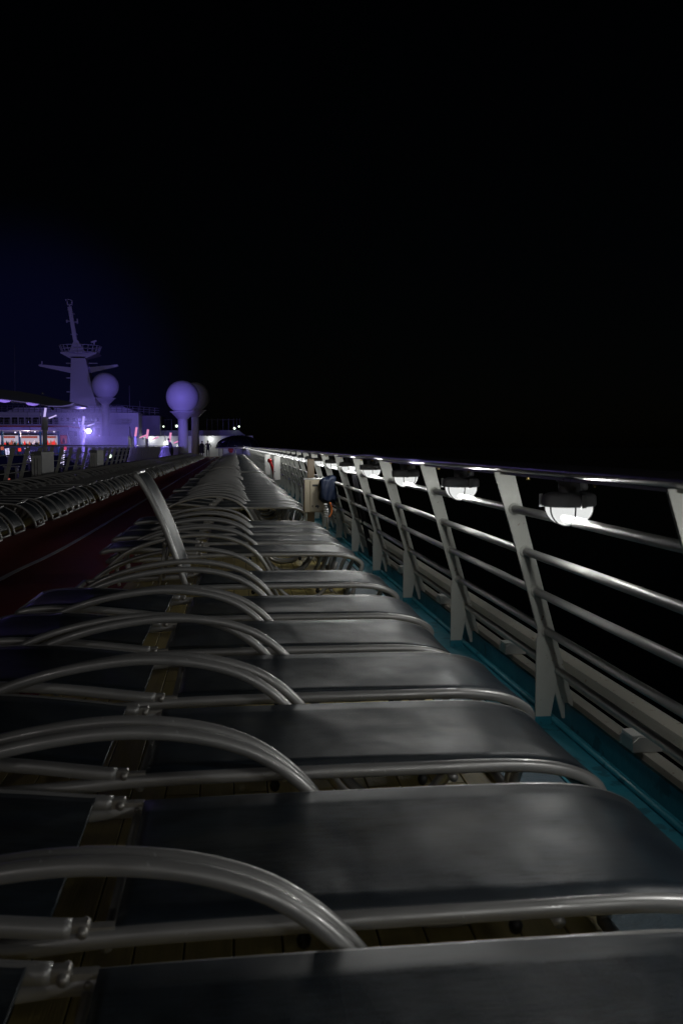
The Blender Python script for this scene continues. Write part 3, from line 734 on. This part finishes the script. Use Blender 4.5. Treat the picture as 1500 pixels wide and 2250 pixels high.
# ------------------------------------------------------------------ pool side: floodlight columns, canopy, bar
def column(px, ytop, Y, pxw, lab, pink=False):
    X, Z = at(px, ytop, Y); t = thing('floodlight_column', lab, 'light column', (X, Y, -2.6), group='floodlight columns along the pool')
    r = pxw*Y/2000/2; H_ = Z+2.6
    MB().lathe([(r*1.2,0),(r,.3),(r*.92,H_-.9*Y/40),(r*.9,H_-.5*Y/40)], n=14).build('column', M['ship'], t)
    MB().lathe([(r*1.25,H_-1.55*Y/40*.62),(r*1.3,H_-.45*Y/40),(r*1.1,H_-.4*Y/40)], n=14).build('collar', M['ship'], t)
    s = Y/40; em = M['pinkl'] if pink else M['lav']
    MB().tube([(0,0,H_-.42*s), (.06*s,0,H_-.02)], .045*s, 8, up=(0,1,0)).build('upright_lamp', em, t)
    MB().tube([(.18*s,0,H_-.46*s), (.50*s,0,H_-.33*s)], .028*s, 8, up=(0,1,0)).build('side_lamp', em, t)
    MB().tube([(-.15*s,0,H_-.45*s), (-.22*s,0,H_-.05*s)], .02*s, 6, up=(0,1,0)).build('strut', M['steel'], t)
    return t, X, Z
COLS = []
for a in ((97,895,38,11,'tallest floodlight column, under the curved canopy roof'), (181,913,45,8,'floodlight column beside the bright violet floodlight'), (297,938,72,5,'pink lit floodlight column, left one of a close pair',True), (322,943,82,4.5,'pink lit floodlight column, right one of a close pair',True), (372,950,92,4.5,'pink lit floodlight column behind the man at the rail',True)):
    COLS.append(column(*a))
# canopy
M['blade'] = mat('canopy_skin', (.10,.11,.16), .4)
cn = thing('curved_canopy', 'dark upswept canopy roof with lit underside over the pool side', 'canopy')
Yc0, Yc1 = 37.2, 41
fpoly(MB(), [(-120,848), (0,855), (45,860), (95,869), (140,880), (160,884.5), (156,888), (135,891.5), (105,891), (80,886), (40,880), (0,876), (-120,868)], Yc0, Yc1-Yc0).build('roof_blade', M['blade'], cn)
h = MB(); fpoly(h, [(158,885.5), (160.3,885), (157,889.2), (136,893), (104,892.6), (104,891.6), (136,891.9), (154,888.5)], Yc0-.02, .25); h.build('lit_tip', M['ledge'], cn)
for k in range(26):
    x = -6+3.6*k; y = 876.5+ (x if x > 0 else 0)*.125 
    h = MB(); fbox(h, x, y, x+2.1, y+1.3, Yc0-.05, .06); h.build('edge_light', M['ledge'], cn)
for (x, y) in ((10,881),(72,888),(-50,873)):
    X, Z = at(x, y, Yc0+.8); l = MB().lathe([(.02,-.09),(.18,-.06),(.27,0),(.2,.04)], (X, Yc0+.8, Z+.03), 16, sx=1.0); l.build('ceiling_light', M['violetp'], cn)
h = MB(); ftube(h, [(90,872),(118,900)], .05, Yc0+.6); h.build('canopy_stay', M['dark'], cn)
h = MB(); ftube(h, [(57,886),(68,955)], .012, Yc0+.3); h.build('hanging_cable', M['steel'], cn)
X, Z = at(93, 865, Yc0+.5); MB().lathe([(.07,0),(.03,.06),(.01,.10)], (X, Yc0+.5, Z-.02), 8).build('roof_cap', M['steel'], cn)

# bright floodlight on the second column
mist = tag(MB().lathe([(.02,-1.7),(.85,-1.47),(1.47,-.85),(1.7,0),(1.47,.85),(.85,1.47),(.02,1.7)], n=20).build('halo_mist', bpy.data.materials.new('thin_mist'), loc=(at(195,947,44.4)[0], 44.4, at(195,947,44.4)[1])), kind='stuff')  # ball of mist added round the floodlight to give it a halo
mm_ = mist.data.materials[0]; mm_.use_nodes = True; t_ = mm_.node_tree; t_.nodes.clear()
o_ = t_.nodes.new('ShaderNodeOutputMaterial'); v_ = t_.nodes.new('ShaderNodeVolumePrincipled')
v_.inputs['Density'].default_value = .22; v_.inputs['Color'].default_value = (.8,.8,.85,1); t_.links.new(v_.outputs[0], o_.inputs['Volume'])
fx, fz = at(195, 947, 44.4)
fl = thing('violet_floodlight', 'dazzling violet white floodlight beside the second column', 'floodlight', (fx, 44.4, fz))
l = MB().lathe([(.0,-.01),(.10,-.01),(.105,.0),(.0,.012)], n=20); l.v = [(v[0], v[2], v[1]) for v in l.v]; l.build('lens', M['flood'], fl, loc=(0,-.06,0))
l = MB().lathe([(.06,.16),(.12,.05),(.125,-.04),(.108,-.05)], n=20); l.v = [(v[0], v[2], v[1]) for v in l.v]; l.build('lamp_body', M['dark'], fl)
MB().tube([(-.3,.1,0),(-.1,.1,0)], .03, 8, up=(0,1,0)).build('arm', M['steel'], fl)
VI = (.30, .22, 1.0)
plight('flood_light', (0, -.25, 0), VI, 110, .07, fl)
def spot(name, loc, target, col, e, cone, parent=None, rad=.15):
    l = bpy.data.lights.new(name, 'SPOT'); l.energy = e; l.color = col; l.shadow_soft_size = rad; l.spot_size = R(cone); l.spot_blend = .6
    o = bpy.data.objects.new(name, l); COL.objects.link(o); wl = Vector(loc); o.location = wl
    o.rotation_euler = (Vector(target)-wl).to_track_quat('-Z', 'Y').to_euler()
    if parent: o.parent = parent; o.location = wl-parent.location
    return o
VI2 = (.24, .18, 1.0)
for (t, X, Z), e, tg, cone in zip(COLS, (450, 6000, 700, 800, 1400), ((-11,40,4), (-18,107,14), (-5,88,8.5), (-12,100,10), (-4.5,95,7)), (100, 46, 52, 75, 45)):
    spot('column_flood', (X, COLS[0][0].location.y*0+t.location.y+.6, Z+.3), tg, VI2, e, cone, t)
# bar
YB = 70
ba = thing('pool_bar', 'brightly lit pool bar with red signs, teal pillars and orange roof edge', 'bar')
h = MB(); fbox(h, -40, 938, 152, 946, YB, 5); h.build('roof', M['ship'], ba)
h = MB(); fbox(h, -45, 934.5, 150, 937.6, YB-.6, 6); h.build('roof_edge', M['orangetrim'], ba)
h = MB(); fbox(h, -40, 956.5, 128, 978, YB+3, .2); h.build('back_wall', M['warm'], ba)  # wall glows by itself, standing in for the bar's interior light
h = MB(); fbox(h, -40, 948, 150, 950.2, YB+.2, .3); h.build('front_beam', M['ship'], ba)
h = MB(); fbox(h, -40, 953, 128, 954.8, YB+.1, .2); h.build('dark_beam', M['dark'], ba)
for x in (2, 40, 86, 126): h = MB(); fbox(h, x, 947, x+5, 1000, YB, .3); h.build('pillar', M['tealpillar'], ba)
for (a, b_) in ((5,33),(47,82),(100,123)):
    h = MB(); fbox(h, a, 958, b_, 962.5, YB+2.9, .05); h.build('sign_board', M['redsign'], ba)
    h = MB(); rnd = random.Random(a)
    x = a+1
    while x < b_-2:
        fbox(h, x, 959+rnd.random(), x+rnd.uniform(.8,2.0), 962, YB+2.86, .03); x += rnd.uniform(2,3.2)
    tag(h.build('sign_relief', M['orangesign'], ba), kind='stuff')
for k in range(34):
    rnd = random.Random(k); x = 4+k*3.6
    m_ = rnd.choice([M['redl'], M['dark'], M['cab'], M['tealpillar'], M['orangesign'], M['white']])
    h = MB(); X, Z = at(x, 977, YB+2.2); q = rnd.uniform(.16,.42); h.lathe([(.06,0),(.07,q*.6),(.025,q*.8),(.025,q)], (X, YB+2.2, Z), 8)
    tag(h.build('bottle', m_), 'small bottle on the shelf of the lit pool bar', 'bottle', 'bottles on the bar shelf')
h = MB(); fbox(h, -40, 977, 150, 1000, YB+.6, .4); h.build('counter', M['shipdim'], ba)
h = MB(); fbox(h, 132.5, 955.5, 147.5, 975.5, YB-.1, .05); po = h.build('poster_board', M['red'], ba)
h = MB(); fbox(h, 133.6, 957, 146.4, 974, YB-.13, .02); h.build('poster_face', M['redsign'], po)
h = MB(); fpoly(h, [(138,973),(137,967),(139.5,962),(142,965),(143,973)], YB-.16, .02); h.build('poster_figure', M['dark'], po)
h = MB(); fpoly(h, [(128,947), (147,947), (155,984), (148,984), (143,956), (128,956)], YB-.05+.4, .3); h.build('end_pier', M['ship'], ba)
plight('bar_light', (at(60,952,YB+1.4)[0], YB+1.4, at(60,952,YB)[1]), (1,.75,.8), 60, .2, ba)
for (x, y, m_, lab) in ((5,985,'orangesign','glowing orange sign low behind the rail'),(43,988,'redl','glowing red lamp cluster behind the rail'),(143,985,'redl','red lit display behind the slanted rail post'),(20,1053,'orangesign','dim orange light low at the left edge')):
    X, Z = at(x, y, 30 if y > 1000 else 48); t = thing('coloured_sign', lab, 'sign', (X, 30 if y > 1000 else 48, Z))
    s = .07 if y < 1000 else .025
    MB().rbox(-s,s,-.03,.03,-s*1.2,s*1.2,.01).build('light_face', M[m_], t); MB().box(-s*1.1,s*1.1,.032,.08,-s*1.3,s*1.3).build('light_case', M['dark'], t)
# columns wound with string lights on the pool deck
for (x, y0, y1, lean, lab) in ((15,985,1003,3,'leftmost column wound with white string lights behind the rail'),(58,982,1012,6,'column wound with white string lights between two rail posts'),(139,988,1020,-3,'column wound with white string lights right of the grey locker')):
    Xa, Za = at(x, y0, 50); Xb, Zb2 = at(x+lean, y1, 50)
    t = thing('string_light_column', lab, 'lit column', (Xb, 50, Zb2), group='columns wound with string lights')
    MB().tube([(0,0,-.6), (0,0,0), ((Xa-Xb)*.4,0,(Za-Zb2)*.5), (Xa-Xb,0,Za-Zb2)], .07, 8, up=(0,1,0)).build('trunk', M['shipdim'], t)
    h = MB()
    for k in range(44):
        f = k/44; a = k*.9; h.box(-.018,.018,-.018,.018,-.018,.018, M=Matrix.Translation(((Xa-Xb)*f+.085*math.cos(a), .085*math.sin(a), (Za-Zb2)*f)))
    h.build('string_lights', M['string'], t)
# low violet-lit pool deck furniture seen between the rail posts
sb_ = thing('lit_steps', 'pale steps lit violet on the pool deck behind the rail', 'steps', (0,0,0))
for k in range(5):
    h = MB(); fbox(h, 56, 990+k*6, 76, 992+k*6, 46-.3*k, .3); h.build('step', M['ship'], sb_)
h = MB(); fbox(h, 54, 986, 56, 1022, 45, .3); h.build('stringer', M['ship'], sb_)
for (x, w_, lab) in ((6,22,'long pale bench lit violet behind the rail at the left edge'),(165,30,'pale bench lit violet right of the second locker')):
    X, Z = at(x, 1024, 36); t = thing('pool_bench', lab, 'bench', (X, 36, -2.6), group='pale benches on the pool deck')
    MB().rbox(0,w_*.018*1.3,0,.5,Z+2.6-.05,Z+2.6,.01).build('seat', M['ship'], t)
    for q in (.04, w_*.018*1.3-.08): MB().box(q,q+.05,.05,.45,0,Z+2.6-.052).build('leg', M['ship'], t)
plight('pool_deck_light', (-13, 44, 1.6), (.30,.22,1.0), 90, .2, cn)
spot('added_panel_spot', (-7.4, 60, 1.6), (-5.6, 76, .6), VI2, 6500, 60, COLS[2][0])  # unseen spot without a fixture, added to turn the windbreak panels violet

# ------------------------------------------------------------------ people
def person(label, joints, edges, rad, loc, rz, mats, zones, held=None):
    t = thing('person', label, 'person', loc, rz)
    me = bpy.data.meshes.new('body'); me.from_pydata(joints, edges, [])
    o = bpy.data.objects.new('body', me); COL.objects.link(o)
    sk = o.modifiers.new('s', 'SKIN'); ss = o.modifiers.new('u', 'SUBSURF'); ss.levels = 2; ss.render_levels = 2
    for i, r in enumerate(rad):
        sv = me.skin_vertices[0].data[i]; sv.radius = (r if not isinstance(r, tuple) else r[0], r if not isinstance(r, tuple) else r[1]); sv.use_root = (i == 0)
    dg = bpy.context.evaluated_depsgraph_get(); dg.update(); e = o.evaluated_get(dg)
    nm = bpy.data.meshes.new_from_object(e); o.modifiers.clear(); o.data = nm; nm.materials.clear()
    for m_ in mats: nm.materials.append(m_)
    for p in nm.polygons: p.use_smooth = True; p.material_index = zones(p.center)
    o.parent = t; return t
def stick(hip=(0,0,.92), chest=(0,0,1.32), neck=(0,0,1.47), head=(0,0,1.58), top=(0,0,1.70), sh=.18, la=None, ra=None, ll=None, rl=None):
    J = [hip, ((hip[0]+chest[0])/2, (hip[1]+chest[1])/2, (hip[2]+chest[2])/2), chest, neck, head, top]
    rd = [(.15,.11), (.135,.10), (.16,.11), (.055,.055), (.085,.095), (.07,.08)]
    E_ = [(0,1),(1,2),(2,3),(3,4),(4,5)]
    for s, arm in ((-1, la), (1, ra)):
        b = len(J); J.append((chest[0]+s*sh*.95, chest[1], chest[2]+.08)); rd.append(.055); E_.append((2, b))
        for q, r in zip(arm, (.042, .03, .036)): J.append(q); rd.append(r); E_.append((len(J)-2, len(J)-1))
    for s, leg in ((-1, ll), (1, rl)):
        b = len(J); J.append((hip[0]+s*.09, hip[1], hip[2]-.08)); rd.append(.085); E_.append((0, b))
        for q, r in zip(leg, (.058, .04, .045, .03)): J.append(q); rd.append(r); E_.append((len(J)-2, len(J)-1))
    return J, E_, rd
def hair(parent, c, r=.095):
    h = MB().lathe([(r*.2, r*1.0), (r*.75, r*.75), (r*1.02, r*.2), (r*.95,-r*.35), (r*.5,-r*.5)], c, 12, sy=1.05); h.build('hair', M['hair'], parent)
# walking towards the deckhouse, elbows out
J, E_, rd = stick(la=[(-.33,.02,1.18), (-.24,-.14,1.02), (-.20,-.20,1.0)], ra=[(.33,.02,1.18), (.25,-.14,1.04), (.20,-.2,1.02)], ll=[(-.11,-.06,.50), (-.10,.10,.08), (-.10,-.03,.04), (-.10,-.1,.03)], rl=[(.11,.10,.50), (.12,.02,.08), (.12,-.12,.04), (.12,-.18,.03)])
def zn(p): return 0 if p.z > 1.44 else (1 if p.z > .55 else 2)
X, _ = at(457, 1000, 96)
t = person('person in dark top and shorts walking with elbows out by the deckhouse', J, E_, rd, (X, 96, 0), 0, [M['skin'], M['cloth1'], M['cloth2']], zn); hair(t, (0,.01,1.66))
J, E_, rd = stick(hip=(0,0,.9), chest=(.02,-.05,1.28), neck=(.03,-.08,1.42), head=(.03,-.11,1.52), top=(.03,-.12,1.63), la=[(-.24,-.06,1.08), (-.18,-.22,1.0), (-.16,-.28,1.0)], ra=[(.24,-.04,1.08), (.26,-.14,.84), (.26,-.16,.78)], ll=[(-.10,-.02,.48), (-.12,.06,.08), (-.12,-.04,.04), (-.12,-.12,.03)], rl=[(.10,.02,.48), (.16,.06,.08), (.16,-.06,.04), (.16,-.12,.03)])
X, _ = at(443, 1000, 94)
t = person('person in a loose dark coat walking beside the one in shorts', J, E_, rd, (X, 94, 0), .3, [M['skin'], M['cloth1'], M['cloth1']], zn); hair(t, (.03,-.10,1.60))
c_ = MB().lathe([(.30,.45),(.27,.7),(.20,1.1),(.17,1.36)], (0,-.02,0), 16, sy=.75); c_.build('coat', M['cloth2'], t)
# man leaning on the port rail
J, E_, rd = stick(hip=(0,0,.93), chest=(-.10,.0,1.33), neck=(-.17,0,1.47), head=(-.21,0,1.57), top=(-.23,0,1.69), sh=.05, la=[(-.16,-.16,1.20), (-.36,-.14,1.22), (-.42,-.12,1.24)], ra=[(-.16,.16,1.20), (-.36,.14,1.22), (-.42,.12,1.24)], ll=[(0,-.08,.50), (.02,-.09,.08), (-.10,-.09,.04), (-.16,-.09,.03)], rl=[(.04,.08,.50), (.10,.09,.08), (0,.09,.04), (-.06,.09,.03)])
X, _ = at(377, 1000, 68)
t = person('man in dark clothes leaning on the port rail by the paired radomes', J, E_, rd, (X, 68, 0), 0, [M['skin'], M['cloth1'], M['cloth1']], zn); hair(t, (-.22,.0,1.65))
# seated in red at the end of the row
J, E_, rd = stick(hip=(0,0,.48), chest=(0,.05,.86), neck=(0,.04,1.0), head=(0,.02,1.11), top=(0,.02,1.22), la=[(-.24,-.04,.72), (-.15,-.25,.62), (-.12,-.3,.62)], ra=[(.24,-.04,.72), (.15,-.25,.62), (.12,-.3,.62)], ll=[(-.13,-.42,.50), (-.13,-.45,.08), (-.13,-.55,.04), (-.13,-.6,.03)], rl=[(.13,-.42,.50), (.13,-.45,.08), (.13,-.55,.04), (.13,-.6,.03)])
X, _ = at(507, 990, 89.5)
t = person('person in red seated at the far end of the lounger row', J, E_, rd, (X, 89.5, 0), 0, [M['skin'], M['redcloth'], M['redcloth']], lambda p: 0 if p.z > .98 else 1); hair(t, (0,.03,1.18))
st = thing('stool', 'small dark stool under the person in red', 'stool', (X, 89.55, 0))
MB().rbox(-.2,.2,-.2,.2,.34,.38,.01).build('seat', M['dark'], st)
for a in (-.16,.16):
    for b_ in (-.16,.16): MB().tube([(a,b_,0),(a,b_,.34)], .015, 6, up=(0,1,0)).build('leg', M['dark'], st)
